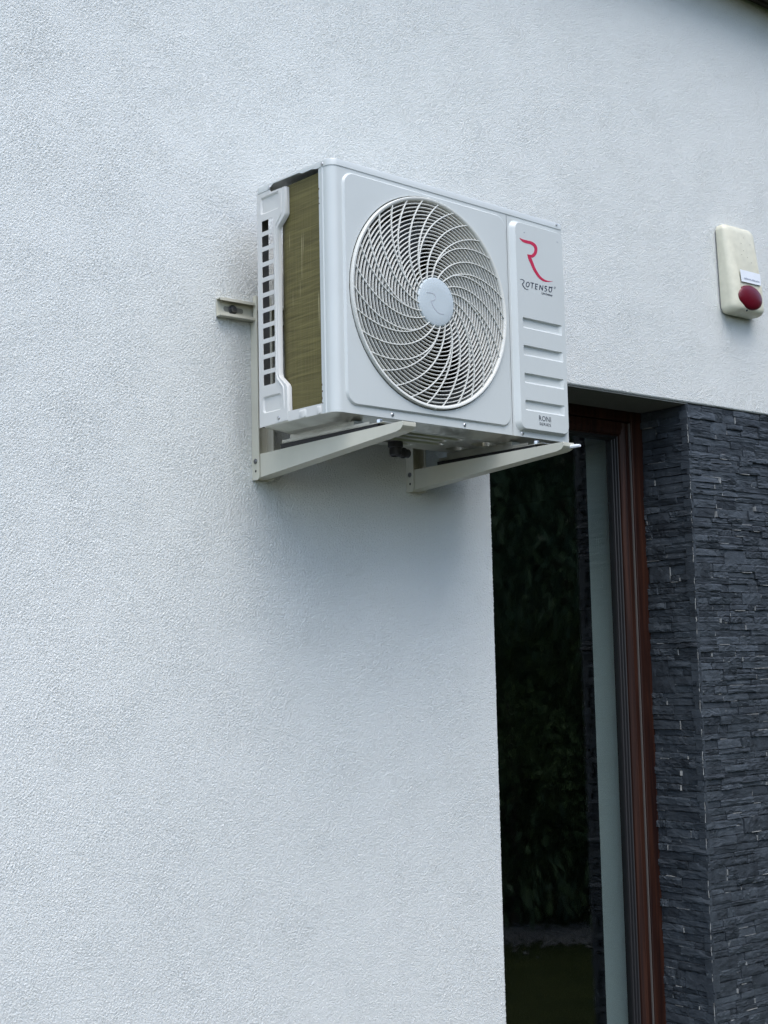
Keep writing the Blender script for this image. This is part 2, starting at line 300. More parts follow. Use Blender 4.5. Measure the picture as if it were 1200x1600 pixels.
LOGO_TEXT = [[[(0.5784,0.3786),(0.5798,0.3787),(0.5812,0.3789),(0.5825,0.379),(0.5838,0.379),(0.5852,0.379),(0.5868,0.3789),(0.5882,0.3787),(0.5892,0.3784),(0.5899,0.3781),(0.5904,0.3776),(0.5907,0.3771),(0.5908,0.3765),(0.5906,0.3757),(0.5903,0.3747),(0.5897,0.3738),(0.5891,0.373),(0.5884,0.3724),(0.5874,0.3719),(0.5862,0.3713),(0.5849,0.3706)],[(0.5785,0.3794),(0.5799,0.3797),(0.5812,0.3801),(0.5827,0.3804),(0.5843,0.3806),(0.5859,0.3807),(0.5877,0.3807),(0.5895,0.3806),(0.591,0.3802),(0.5921,0.3797),(0.5929,0.3789),(0.5934,0.378),(0.5936,0.377),(0.5934,0.3758),(0.5929,0.3746),(0.5922,0.3733),(0.5912,0.3721),(0.5899,0.3712),(0.5884,0.3705),(0.5871,0.3699),(0.5858,0.3694)]],[[(0.5843,0.3695),(0.5849,0.3682),(0.5854,0.3669),(0.5861,0.3656),(0.5869,0.3643),(0.588,0.363),(0.5893,0.3617),(0.5907,0.3605),(0.5922,0.3595),(0.5937,0.3587),(0.5954,0.358),(0.5972,0.3575),(0.5992,0.3572),(0.6013,0.3572),(0.6036,0.3575),(0.6058,0.3579),(0.6079,0.3582)],[(0.5865,0.3704),(0.5872,0.3692),(0.588,0.368),(0.5888,0.3668),(0.5896,0.3657),(0.5907,0.3645),(0.5918,0.3632),(0.593,0.3621),(0.5943,0.3611),(0.5956,0.3603),(0.597,0.3596),(0.5985,0.359),(0.6,0.3586),(0.6018,0.3585),(0.6038,0.3585),(0.6059,0.3586),(0.608,0.3587)]],[[(0.6091,0.3719),(0.6083,0.3693),(0.6067,0.3673),(0.6049,0.3661),(0.6033,0.3659),(0.6019,0.3664),(0.6008,0.368),(0.6007,0.3702),(0.6015,0.3726),(0.6031,0.3746),(0.6049,0.3758),(0.6064,0.3761),(0.6079,0.3755),(0.6089,0.374),(0.6091,0.3716)],[(0.6119,0.372),(0.6109,0.3691),(0.6087,0.3664),(0.6057,0.3645),(0.6023,0.3639),(0.5996,0.3649),(0.5981,0.367),(0.5979,0.3698),(0.5989,0.3729),(0.601,0.3756),(0.604,0.3775),(0.6075,0.3781),(0.6102,0.3771),(0.6117,0.3749),(0.6119,0.3722)]],[[(0.6146,0.3762),(0.6277,0.3767)],[(0.6152,0.3782),(0.6283,0.3787)]],[[(0.6204,0.3773),(0.6184,0.3641)],[(0.6232,0.3776),(0.6212,0.3644)]],[[(0.632,0.378),(0.63,0.3637)],[(0.6349,0.3783),(0.6328,0.3641)]],[[(0.6331,0.3762),(0.6419,0.3766)],[(0.6337,0.3782),(0.6426,0.3786)]],[[(0.6322,0.3698),(0.6397,0.37)],[(0.6328,0.3718),(0.6404,0.372)]],[[(0.6311,0.3638),(0.6386,0.3639)],[(0.6318,0.3658),(0.6393,0.3659)]],[[(0.6483,0.3648),(0.6509,0.3779)],[(0.6455,0.3645),(0.648,0.3776)]],[[(0.6481,0.3763),(0.6562,0.365)],[(0.6507,0.3776),(0.6589,0.3663)]],[[(0.6589,0.365),(0.6617,0.3782)],[(0.6561,0.3648),(0.6588,0.3779)]],[[(0.6755,0.3786),(0.6738,0.3788),(0.672,0.379),(0.6701,0.3788),(0.6682,0.3781),(0.6667,0.377),(0.6658,0.3757),(0.6656,0.3744),(0.6659,0.3732),(0.6668,0.372),(0.6686,0.3713),(0.6704,0.3709),(0.6715,0.3705),(0.672,0.3698),(0.6722,0.3689),(0.6721,0.3682),(0.6715,0.3675),(0.6703,0.3667),(0.6693,0.3663),(0.6685,0.3662),(0.6672,0.3664),(0.6658,0.3666)],[(0.6743,0.3766),(0.6727,0.3768),(0.6712,0.377),(0.6702,0.3769),(0.6696,0.3766),(0.6689,0.3761),(0.6685,0.3757),(0.6685,0.3751),(0.6687,0.3743),(0.6691,0.3737),(0.6702,0.3732),(0.6721,0.3728),(0.6738,0.3721),(0.6748,0.3709),(0.6751,0.3695),(0.6748,0.3679),(0.6735,0.3665),(0.6717,0.3653),(0.6697,0.3644),(0.6676,0.3642),(0.666,0.3644),(0.6645,0.3646)]],[[(0.6911,0.3727),(0.6902,0.3701),(0.6886,0.3681),(0.6869,0.3669),(0.6855,0.3667),(0.6842,0.3673),(0.6832,0.3689),(0.6831,0.3712),(0.6839,0.3736),(0.6855,0.3757),(0.6872,0.3768),(0.6886,0.3771),(0.6899,0.3765),(0.6909,0.3749),(0.691,0.3725)],[(0.6939,0.3728),(0.6929,0.3699),(0.6908,0.3672),(0.6878,0.3653),(0.6844,0.3647),(0.6818,0.3658),(0.6804,0.368),(0.6802,0.3708),(0.6812,0.3738),(0.6833,0.3766),(0.6863,0.3785),(0.6897,0.3791),(0.6924,0.378),(0.6938,0.3758),(0.6939,0.3731)]],[[(0.6809,0.3766),(0.6963,0.3785)],[(0.6812,0.3786),(0.6966,0.3805)]],[[(0.7058,0.3797),(0.7053,0.3785),(0.7045,0.3776),(0.7037,0.3771),(0.7029,0.3769),(0.7023,0.3772),(0.7019,0.3779),(0.7018,0.3789),(0.7023,0.38),(0.7031,0.3809),(0.7039,0.3814),(0.7047,0.3816),(0.7053,0.3813),(0.7057,0.3806),(0.7057,0.3796)],[(0.7069,0.3797),(0.7064,0.3784),(0.7054,0.3772),(0.704,0.3764),(0.7025,0.3761),(0.7013,0.3766),(0.7007,0.3775),(0.7007,0.3788),(0.7012,0.3801),(0.7022,0.3813),(0.7036,0.3821),(0.7051,0.3824),(0.7063,0.3819),(0.7069,0.381),(0.7069,0.3798)]]]
LOGO_HUB = [[[(0.2548,0.2907),(0.2593,0.2911),(0.2638,0.2914),(0.2679,0.2915),(0.2718,0.2914),(0.2752,0.2911),(0.2778,0.2903),(0.2796,0.2889),(0.2807,0.2869),(0.2811,0.2849),(0.2808,0.2828),(0.2798,0.2807),(0.2783,0.2789),(0.2757,0.2775),(0.2719,0.2762),(0.2681,0.2749)],[(0.2552,0.2929),(0.2597,0.2933),(0.2643,0.2936),(0.2686,0.2937),(0.2727,0.2936),(0.2766,0.2932),(0.2799,0.2922),(0.2822,0.2904),(0.2836,0.288),(0.2841,0.2855),(0.2837,0.2829),(0.2824,0.2801),(0.2801,0.2775),(0.2766,0.2756),(0.2726,0.2743),(0.2687,0.2729)]],[[(0.267,0.2733),(0.2692,0.2695),(0.2714,0.2657),(0.2739,0.2622),(0.2767,0.259),(0.2798,0.2562),(0.2831,0.2537),(0.2864,0.2516),(0.29,0.25),(0.2941,0.2489),(0.2986,0.2485),(0.3033,0.2488),(0.3079,0.249)],[(0.2698,0.2746),(0.272,0.2708),(0.2741,0.267),(0.2765,0.2636),(0.2792,0.2606),(0.2822,0.2578),(0.2853,0.2555),(0.2885,0.2535),(0.2918,0.252),(0.2953,0.251),(0.2993,0.2508),(0.3038,0.251),(0.3084,0.2512)]]]

# ================================================================ SETTING
X_OPEN, X_JAMB, Z_LINTEL, Y_FRAME = 0.8215, 1.655, 0.248, 0.187
house = empty('house', (0, 0, 0), 'white roughcast house wall with tall patio door and dark split stone cladding', 'house')
HO = (0, 0, G)
# stucco wall
stucco = MB().plate([(-5, -G), (X_OPEN, -G), (X_OPEN, Z_LINTEL), (4.5, Z_LINTEL), (4.5, 1.95), (-5, 1.95)], [],
                    lambda u, v, d: (u, .003+d, v), .397).build('stucco_wall', STUCCO, house, 0, HO)
# the coarse grain of the render coat, as real relief over the stretch in view
def roughcast(step=.0025):
    i0, i1 = int((-.62-X_OPEN)/step), int((2.24-X_OPEN)/step); j0, j1 = int((-1.56-Z_LINTEL)/step), int((1.6572-Z_LINTEL)/step)
    xs = X_OPEN+step*np.arange(i0, i1+1); zs = Z_LINTEL+step*np.arange(j0, j1+1); nx, nz = len(xs), len(zs)
    rng = np.random.default_rng(1)
    fz = np.fft.fftfreq(nz, step)[:, None]; fx = np.fft.rfftfreq(nx, step)[None, :]
    a = R(18); fu = fx*math.cos(a)+fz*math.sin(a); fv = -fx*math.sin(a)+fz*math.cos(a)
    def band(k, lam, wdt):
        g = np.fft.irfft2(np.fft.rfft2(rng.standard_normal((nz, nx)))*np.exp(-(np.log(np.maximum(k, 1)*lam)/wdt)**2), s=(nz, nx)); return g/g.std()
    g = .9*band(np.sqrt((fu*1.3)**2+(fv*.9)**2), .0058, .36) + .15*band(np.sqrt(fu**2+fv**2), .0120, .5) + .28*rng.standard_normal((nz, nx))
    lo_ = band(np.sqrt(fu**2+fv**2), .25, .8)
    g = np.where(g > 0, np.tanh(g*.9), 1.25*np.tanh(g))
    hgt = .00104*g*(1+.10*lo_) + .0002*lo_
    X, Z = np.meshgrid(xs, zs); Y = -hgt
    Y[0, :] = Y[-1, :] = .004; Y[:, 0] = Y[:, -1] = .004
    Y[:-j0+1, -i0] = .004; Y[-j0, -i0:] = .004
    co = np.stack([X, Y, Z+G], -1).reshape(-1, 3).astype(np.float32)
    idx = np.arange(nx*nz).reshape(nz, nx)
    q = np.stack([idx[:-1, :-1], idx[:-1, 1:], idx[1:, 1:], idx[1:, :-1]], -1)
    keep = ~((xs[:-1][None, :] > X_OPEN-1e-4) & (zs[:-1][:, None] < Z_LINTEL-1e-4))
    q = q[keep].reshape(-1, 4)
    used = np.unique(q); remap = np.full(nx*nz, -1, np.int32); remap[used] = np.arange(len(used)); q = remap[q].astype(np.int32); co = co[used]
    me = bpy.data.meshes.new('roughcast_coat'); me.vertices.add(len(co)); me.vertices.foreach_set('co', co.ravel())
    me.loops.add(q.size); me.loops.foreach_set('vertex_index', q.ravel())
    me.polygons.add(len(q)); me.polygons.foreach_set('loop_start', np.arange(0, q.size, 4, dtype=np.int32))
    me.polygons.foreach_set('use_smooth', np.ones(len(q), dtype=bool)); me.update(calc_edges=True)
    me.materials.append(STUCCO); o = bpy.data.objects.new('roughcast_coat', me); C.objects.link(o); o.parent = house
roughcast()
MB().box(X_OPEN+.001, X_JAMB+.012, .006, Y_FRAME+.05, Z_LINTEL-.005, Z_LINTEL-.0005).build('lintel_soffit', SOFFIT, house, 0, HO)

# ---- split slate cladding on the pier right of the door
clad = part_empty('stone_cladding', house)
MB().box(X_JAMB+.012, 4.5, .012, .40, -G, Z_LINTEL-.002).build('mortar_bed', GROUT_DARK, clad, 0, HO)
def stone_mesh(i):
    rnd = random.Random(100+i); nx, nz = 7, 4; v = []; f = []
    tilt = rnd.uniform(-.30, .30); ph = rnd.uniform(0, 6)
    lam = [rnd.uniform(-.25, .25) for _ in range(nz+1)]
    for b in range(nz+1):
        for a in range(nx+1):
            u = a/nx; w = b/nz
            edge = (a in (0, nx)) or (b in (0, nz))
            h = .64 + tilt*(w-.5)*.5 + .06*math.sin(ph+u*5.3+w*2) + lam[b]*.18 + rnd.uniform(-.065, .065) - (.05 if edge else 0)
            jx = 0 if a in (0, nx) else rnd.uniform(-.35, .35)/nx
            jz = rnd.uniform(-.035, .035) if b in (0, nz) else rnd.uniform(-.3, .3)/nz
            v.append((u+jx, -h, w+jz))
    n = len(v)
    for b in range(nz):
        for a in range(nx):
            q = b*(nx+1)+a
            if rnd.random() < .5: f += [(q, q+1, q+nx+2), (q, q+nx+2, q+nx+1)]
            else: f += [(q, q+1, q+nx+1), (q+1, q+nx+2, q+nx+1)]
    rim = [a for a in range(nx+1)] + [b*(nx+1)+nx for b in range(1, nz+1)] + [nz*(nx+1)+a for a in range(nx-1, -1, -1)] + [b*(nx+1) for b in range(nz-1, 0, -1)]
    for q in rim: v.append((v[q][0], 1.0, v[q][2]))
    m = len(rim)
    for k in range(m):
        k2 = (k+1) % m; f.append((rim[k2], rim[k], n+k, n+k2))
    me = bpy.data.meshes.new('stone'); me.from_pydata(v, [], f); me.materials.append(SLATE); me.validate(); return me, v, f
STONES = [stone_mesh(i) for i in range(26)]
rs = random.Random(21)
def courses(u0, u1, z0, z1):
    """returns list of (u, z, width, height, joint flags)"""
    out = []; z = z1
    while z > z0:
        h1, h2 = rs.choice((.0155, .019, .022, .025, .029)), rs.choice((.0155, .019, .022, .025))
        u = u0 - rs.uniform(0, .05)
        while u < u1:
            w = rs.uniform(.11, .27); ue = min(u+w, u1)
            if u1-ue < .03: ue = u1
            ub = max(u, u0)
            if ue-ub > .012:
                if rs.random() < .12:
                    m = min(ue, ub+rs.uniform(.07, .12)); out.append((ub, z-h1-h2, m-ub, h1+h2)); ub = m
                if ue-ub > .01:
                    for (zz, hh) in ((z-h1, h1), (z-h1-h2, h2)):
                        a = ub
                        while a < ue-1e-6:
                            b = min(ue, a+rs.uniform(.055, .15))
                            if ue-b < .03: b = ue
                            out.append((a, zz, b-a, hh)); a = b
            u = ue
        z -= h1+h2
    return out
front = courses(X_JAMB, 4.5, -G, Z_LINTEL-.003)
jamb = courses(.0, Y_FRAME+.002, -G, Z_LINTEL-.007)
grout = MB(); rest = MB(); singles = []
def x_limit(z): return 1.90 + .17*(z+1.6)/1.85
def depth_pick():
    d = rs.gauss(.0155, .0034); return max(.0085, min(.0235, d))
for (u, z, w, h) in front:
    seen = u < x_limit(z)+.02 and z > -1.66
    singles.append((w*h if seen else 0, 'f', u, z, w, h))
for (u, z, w, h) in jamb:
    singles.append((w*h*.45 if z > -1.66 else 0, 'j', u, z, w, h))
singles.sort(key=lambda q: -q[0])
for i, (sc_, side, u, z, w, h) in enumerate(singles):
    me, sv_, sf_ = STONES[rs.randrange(len(STONES))]
    gp = rs.uniform(.0003, .0013); d = depth_pick(); flip = rs.random() < .5
    if side == 'f':
        base = .0125
        def P(q, u=u, z=z, w=w, h=h, d=d, gp=gp):
            return (u+gp+q[0]*(w-2*gp), base+q[1]*(d if q[1] < 0 else 0.0), z+gp+q[2]*(h-2*gp))
        loc, scl, rot = (u+gp, base, z+gp+G), (w-2*gp, d, h-2*gp), 0
    else:
        base = X_JAMB+.0125
        def P(q, u=u, z=z, w=w, h=h, d=d, gp=gp):   # faces -x: local x runs along -y
            return (base+q[1]*(d if q[1] < 0 else 0.0), u+w-gp-q[0]*(w-2*gp), z+gp+q[2]*(h-2*gp))
        loc, scl, rot = (base, u+w-gp, z+gp+G), (w-2*gp, d, h-2*gp), R(-90)
    if i < 300 and sc_ > 0:
        o = bpy.data.objects.new('stone', me); C.objects.link(o); o.parent = clad
        o.location = loc; o.scale = scl; o.rotation_euler.z = rot
    else:
        rest.add([P(q) for q in sv_], sf_)
    # pale lime in some joints
    if sc_ > 0:
        def slab(a0, a1, z0, z1, dd):
            if side == 'f': grout.box(a0, a1, base-dd, base, z0, z1)
            else: grout.box(base-dd, base, a0, a1, z0, z1)
        if u < .02 or abs(u-X_JAMB) < .02: continue
        if rs.random() < .17:
            a0 = u+w*rs.uniform(0, .5); a1 = min(u+w, a0+w*rs.uniform(.25, .8)); slab(a0, a1, z-.0007, z+.0007, d*rs.uniform(.55, .8))
        if rs.random() < .16:
            slab(u-.0008, u+.0008, z+h*.05, z+h*rs.uniform(.5, .95), d*rs.uniform(.55, .8))
tag(rest.build('stone_rows', SLATE, clad, 0, HO), kind='stuff')
tag(grout.build('lime_joints', GROUT, clad, 0, HO), kind='stuff')
# ragged pale joint down the outer corner
cj = MB(); zz = -G
while zz < Z_LINTEL-.05:
    loops = []; ze = min(Z_LINTEL-.004, zz+rs.uniform(.03, .22))
    while zz < ze:
        wdt = rs.uniform(.0, .0016); ox = rs.uniform(-.0012, .0010); oy = rs.uniform(-.0010, .0010)
        loops.append([(X_JAMB+.0014+ox, .0036+oy, zz), (X_JAMB+.0018+ox+wdt*.5, .0022+oy, zz), (X_JAMB+.0036+ox, .0030+oy, zz), (X_JAMB+.010, .010, zz), (X_JAMB+.0030+ox, .0055+oy, zz)])
        zz += rs.uniform(.006, .018)
    if len(loops) > 1: cj.loft(loops, True, True, True)
    zz += rs.uniform(.004, .04)
cj.build('corner_joint', GROUT, clad, 0, HO)

# ---- patio door
door = part_empty('patio_door', house)
ZB = -G+.03
def stile(poly, z0, z1, name, m, mirror=False, parent=door):
    mb = MB(); pl = [((2*((X_OPEN+X_JAMB)/2)-a) if mirror else a, b) for a, b in poly]
    mb.loft([[(a, b, z0) for a, b in pl], [(a, b, z1) for a, b in pl]], True, True, True)
    return mb.build(name, m, parent, 30, HO)
def rail(poly, name, m, top=True):
    """poly in (z, y)"""
    mb = MB(); mb.loft([[(x, b, a) for a, b in poly] for x in (X_OPEN+.002, X_JAMB+.008)], True, True, True)
    return mb.build(name, m, door, 30, HO)
fr_out = [(X_JAMB+.010, Y_FRAME), (1.6135, Y_FRAME), (1.6115, Y_FRAME+.002), (1.6115, Y_FRAME+.085), (X_JAMB+.010, Y_FRAME+.085)]
for mir in (False, True):
    stile(fr_out, ZB, Z_LINTEL-.006, 'frame', WOOD, mir)
    stile([(1.6075, .1925), (1.6112, .1925), (1.6112, .23), (1.6075, .23)], ZB+.05, .206, 'seal', SEAL, mir)
    stile([(1.6070, .197), (1.5895, .1955), (1.5870, .1985), (1.5845, .1955), (1.5775, .1985), (1.5725, .205), (1.5725, .262), (1.6070, .262)], ZB+.05, .206, 'sash', WOOD, mir)
    stile([(1.5722, .211), (1.5700, .213), (1.5700, .2205), (1.5675, .222), (1.5675, .2295), (1.5645, .231), (1.5645, .252), (1.5722, .252)], ZB+.05, .1655, 'gasket', RUBBER, mir)
rail([(Z_LINTEL-.0055, Y_FRAME+.0015), (.2125, Y_FRAME+.0015), (.2105, Y_FRAME+.0035), (.2105, Y_FRAME+.084), (Z_LINTEL-.0055, Y_FRAME+.084)], 'frame_head', WOOD)
rail([(.2072, .1985), (.1870, .197), (.1845, .2), (.1720, .2), (.1655, .208), (.1655, .2605), (.2072, .2605)], 'sash_rail', WOOD)
rail([(.1653, .213), (.1600, .216), (.1560, .2345), (.1560, .254), (.1653, .254)], 'gasket', RUBBER)
rail([(-G+.0, Y_FRAME+.0015), (ZB+.012, Y_FRAME+.0015), (ZB+.012, Y_FRAME+.084), (-G+.0, Y_FRAME+.084)], 'threshold', WOOD)
rail([(ZB+.014, .1985), (ZB+.085, .1985), (ZB+.09, .208), (ZB+.09, .2605), (ZB+.014, .2605)], 'sash_rail', WOOD)
MB().box(X_OPEN+.04, 1.5715, .2375, .2415, ZB+.06, .1635).build('pane', GLASS, door, 0, HO)

# ---- room behind the door: plastered reveal, dark room
MB().box(1.6400, 1.6665, .2745, .4110, -G+.02, .22).build('interior_reveal', PLASTER, house, 0, HO)
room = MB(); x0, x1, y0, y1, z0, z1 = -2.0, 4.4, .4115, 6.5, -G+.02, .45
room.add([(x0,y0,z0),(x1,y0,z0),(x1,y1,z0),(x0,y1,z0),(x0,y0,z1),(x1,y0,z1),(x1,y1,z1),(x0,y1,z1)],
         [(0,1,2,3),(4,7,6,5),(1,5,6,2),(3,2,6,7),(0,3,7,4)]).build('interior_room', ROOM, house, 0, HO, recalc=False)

# ---- eave
eave = part_empty('eave', house)
for i in range(1):
    MB().box(-5, 4.5, -.02-.100*(i+1)+.004, -.02-.100*i, 1.664+(i % 2)*.002, 1.684, .003).build('soffit_board', EAVE, eave, 30, HO)
MB().box(-5, 4.5, -.020, -.001, 1.6575, 1.69, .002).build('wall_batten', EAVE, eave, 30, HO)
MB().box(-5, 4.5, -.142, -.120, 1.655, 1.80, .003).build('fascia', EAVE, eave, 30, HO)
MB().loft([[(x, -.17, 1.805), (x, 4.5, 3.6), (x, 4.5, 3.75), (x, -.19, 1.865)] for x in (-5, 4.5)], True, True, True).build('roof', ROOFM, house, 0, HO)

# ---- ground
def lawn_material():
    m = mat('lawn', (.05, .07, .02), .9, spec=.1); b = m.node_tree.nodes['Principled BSDF']; tc = nd(m, 'ShaderNodeTexCoord')
    n1 = nd(m, 'ShaderNodeTexNoise'); n1.inputs['Scale'].default_value = 2.0; n1.inputs['Detail'].default_value = 9; n1.inputs['Roughness'].default_value = .75
    lk(m, tc.outputs['Object'], n1.inputs['Vector'])
    cr = nd(m, 'ShaderNodeValToRGB'); e = cr.color_ramp.elements; e[0].position = .35; e[0].color = (.028, .044, .012, 1); e[1].position = .7; e[1].color = (.075, .085, .026, 1)
    lk(m, n1.outputs[0], cr.inputs[0]); lk(m, cr.outputs[0], b.inputs['Base Color'])
    n2 = nd(m, 'ShaderNodeTexNoise'); n2.inputs['Scale'].default_value = 90; n2.inputs['Detail'].default_value = 4; lk(m, tc.outputs['Object'], n2.inputs['Vector'])
    bp = nd(m, 'ShaderNodeBump'); bp.inputs['Distance'].default_value = .04; lk(m, n2.outputs[0], bp.inputs['Height']); lk(m, bp.outputs[0], b.inputs['Normal'])
    return m
lawn = MB().add([(-400, -400, 0), (400, -400, 0), (400, 400, 0), (-400, 400, 0)], [(0, 1, 2, 3)]).build('lawn', lawn_material(), None, 0, recalc=False)
tag(lawn, kind='structure')
BOUNCE_PAVE = mat('bounce_paving', (.11, .108, .10), .9, var=(5, .15), bump=(60, .003, 5))
pv = part_empty('bounce_terrace', None); tag(pv, kind='structure')  # unseen terrace, added and toned for the light it bounces up
slabme = MB().box(0, .595, 0, .595, -.03, .020, .005).mesh('bounce_slab', 30); slabme.materials.append(BOUNCE_PAVE)
for i in range(10):
    for j in range(6):
        o = bpy.data.objects.new('bounce_slab', slabme); C.objects.link(o); o.parent = pv; o.location = (-4.9+.6*i, -.605-.6*j, rs.uniform(0, .003))

# ================================================================ AIR CONDITIONER
ACG, ACA = 0.1284, R(3.2682)
D_, H_, W_ = .2599, .5523, .75
ac = empty('air_conditioner', (0, -ACG, G), 'white outdoor air conditioner unit with round fan grille mounted on the wall', 'air conditioner', rz=ACA)
FC = (.2863, .2748)
def rr2(x0, x1, z0, z1, r, n=10, m=14):
    out = []; cs = ((x1-r, z1-r, 0), (x0+r, z1-r, 90), (x0+r, z0+r, 180), (x1-r, z0+r, 270)); pts = []
    for cx, cz, a0 in cs: pts.append([(cx+r*math.cos(R(a0+90*k/n)), cz+r*math.sin(R(a0+90*k/n))) for k in range(n+1)])
    for i in range(4):
        out += pts[i]; a = pts[i][-1]; b = pts[(i+1) % 4][0]
        out += [(a[0]+(b[0]-a[0])*k/m, a[1]+(b[1]-a[1])*k/m) for k in range(1, m)]
    return out
def at_y(loop, y): return [(a, y, b) for a, b in loop]
def circ_like(loop, rad, y):
    o = []
    for a, b in loop:
        t = math.atan2(b-FC[1], a-FC[0]); o.append((FC[0]+rad*math.cos(t), y, FC[1]+rad*math.sin(t)))
    return o
ZT = .5375; XS = .5478; CR = .021
# -- front panel wrapping round the left corner
mb = MB()
outer = rr2(CR, XS, 0, ZT, .0006); base = rr2(.0300, .5415, .0170, .5280, .030)
def ins(i, y): return at_y(rr2(.0300+i, .5415-i, .0170+i, .5280-i, .030-i*.8), y)
mb.loft([at_y(outer, -D_), ins(-.0012, -D_), ins(0, -D_), ins(.0010, -D_-.0008), ins(.0028, -D_-.0042), ins(.0040, -D_-.0050), ins(.0050, -D_-.0050), circ_like(base, .2460, -D_-.0050), circ_like(base, .2448, -D_-.0050), circ_like(base, .2436, -D_-.0035), circ_like(base, .2436, -D_+.012)])
prof = [(CR-CR*math.sin(R(90*k/10)), -D_+CR-CR*math.cos(R(90*k/10))) for k in range(11)]
prof += [(0, -.2345), (-.0018, -.2325), (-.0018, -.2295), (0, -.2275), (0, -.2190), (.0015, -.2178), (.010, -.2178)]
mb.loft([[(a, b, z) for a, b in prof] for z in (0.0, ZT)], closed=False)
mb.add([(XS, -D_, 0), (XS, -D_, ZT), (XS, -D_+.01, ZT), (XS, -D_+.01, 0)], [(0, 1, 2, 3)])
mb.add([(CR, -D_, 0), (XS, -D_, 0), (XS, -D_+.014, .0005), (CR, -D_+.014, .0005)], [(0, 1, 2, 3)])
fp = mb.build('front_panel', WHITE, ac, 32)
for (y_, z_, w_, h_) in ((-.2200, .4905, .0016, .0050), (-.2196, .4700, .0012, .0036), (-.2206, .4580, .0020, .0028), (-.2200, .0620, .0014, .0060), (-.2210, .0480, .0022, .0040), (-.2196, .0330, .0014, .0070), (-.2212, .0225, .0020, .0030)):
    MB().add([(-.0004, y_-w_, z_), (-.0004, y_, z_-h_*.6), (-.0004, y_+w_*.8, z_+h_*.1), (-.0004, y_-w_*.2, z_+h_*.6)], [(0, 1, 2, 3)]).build('paint_chip', RUST, fp, 0)
# -- service panel on the right with pressed louvres
mb = MB(); sl = rr2(.5560, .7440, .0125, .5262, .022)
def sins(i, y, l=0): return at_y(rr2(.5560+i+l, .7440-i, .0125+i, .5262-i, max(.004, .022-i*.6)), y)
SD = .0115
mb.loft([at_y(rr2(XS+.0014, W_, 0, ZT, .0006), -D_), sins(-.0010, -D_), at_y(sl, -D_), sins(.0010, -D_-.0012, .0008), sins(.0045, -D_-SD+.0018, .0035), sins(.0062, -D_-SD, .0045), sins(.0072, -D_-SD, .0045)])
top = [(a, c) for a, b, c in sins(.0072, 0, .0045)]
LV = [(.2880, .2620), (.2205, .1950), (.1530, .1280), (.0880, .0620)]
pockets = [rrect(.5830, .7260, zb, zt, .0035, 4) for zt, zb in LV]
flat = [top] + [list(pk) for pk in pockets]
n0 = len(mb.v); fl = [q for pl in flat for q in pl]
mb.v += [(a, -D_-SD, b) for a, b in fl]
mb.f += [(n0+t[0], n0+t[1], n0+t[2]) for t in tessellate_polygon([[Vector((a, b, 0)) for a, b in pl] for pl in flat])]
for (zt, zb), pk in zip(LV, pockets):
    fl2 = rrect(.5855, .7130, zb+.0050, zt-.0022, .003, 4)
    mb.loft([at_y(pk, -D_-SD), [(a*.85+b_*.15, -D_-SD+.0012, c*.85+d*.15) for (a, c), (b_, d) in zip(pk, fl2)], at_y(fl2, -D_-SD+.0062)], True, False, True)
prof = [(W_-.004, -D_), (W_, -D_+.002), (W_, -.006), (W_-.005, -.001), (W_-.06, 0)]
mb.loft([[(a, b, z) for a, b in prof] for z in (0.0, ZT)], closed=False)
service = mb.build('service_panel', WHITE, ac, 32)
for (a, b) in ((.5985, .4990), (.7190, .4985)):
    MB().lathe([(.0002, -.0014), (.0013, -.0010), (.0017, .0002)], (a, -D_-SD, b), 'y', 10).build('rivet', STEEL, service)
def ribbon_mesh(name, data, y, m, parent, t=.0003):
    mb = MB()
    for A, B in data:
        n = len(A)
        lo = []
        for (a, b), (c, d) in zip(A, B): lo.append([(a, y, b), (c, y, d), (c, y+t, d), (a, y+t, b)])
        mb.loft(lo, True, True, True)
    return mb.build(name, m, parent, 0)
ribbon_mesh('emblem', LOGO_BIG, -D_-SD-.0004, RED, service)
ribbon_mesh('lettering', LOGO_TEXT, -D_-SD-.0004, NAVY, service)
def text_mesh(name, txt, x, z, size, width, m, parent, y, bold=0.0):
    cu = bpy.data.curves.new('t', 'FONT'); cu.body = txt; cu.size = 1; cu.align_x = 'LEFT'; cu.offset = bold; cu.resolution_u = 2
    ob = bpy.data.objects.new('t', cu); C.objects.link(ob)
    dg = bpy.context.evaluated_depsgraph_get(); me0 = ob.evaluated_get(dg).to_mesh()
    vs = [v.co.copy() for v in me0.vertices]; fs = [tuple(p_.vertices) for p_ in me0.polygons]
    ob.evaluated_get(dg).to_mesh_clear(); bpy.data.objects.remove(ob); bpy.data.curves.remove(cu)
    xa = min(v.x for v in vs); xb = max(v.x for v in vs); za = min(v.y for v in vs); zb = max(v.y for v in vs)
    mb = MB(); mb.add([(x+(v.x-xa)/(xb-xa)*width, y, z+(v.y-za)/(zb-za)*size) for v in vs], fs)
    return mb.build(name, m, parent, 0, recalc=False)
text_mesh('lettering', 'Live better', .6545, .3555, .0062, .0400, NAVY, service, -D_-SD-.0005, .02)
text_mesh('lettering', 'RONI', .6290, .0415, .0128, .0430, NAVY, service, -D_-SD-.0005, 0)
text_mesh('lettering', 'SERIES', .6300, .0310, .0066, .0415, NAVY, service, -D_-SD-.0005, 0)
MB().box(W_-.003, W_-.001, -D_+.004, -.006, .001, ZT-.001).build('side_panel', WHITE, ac)
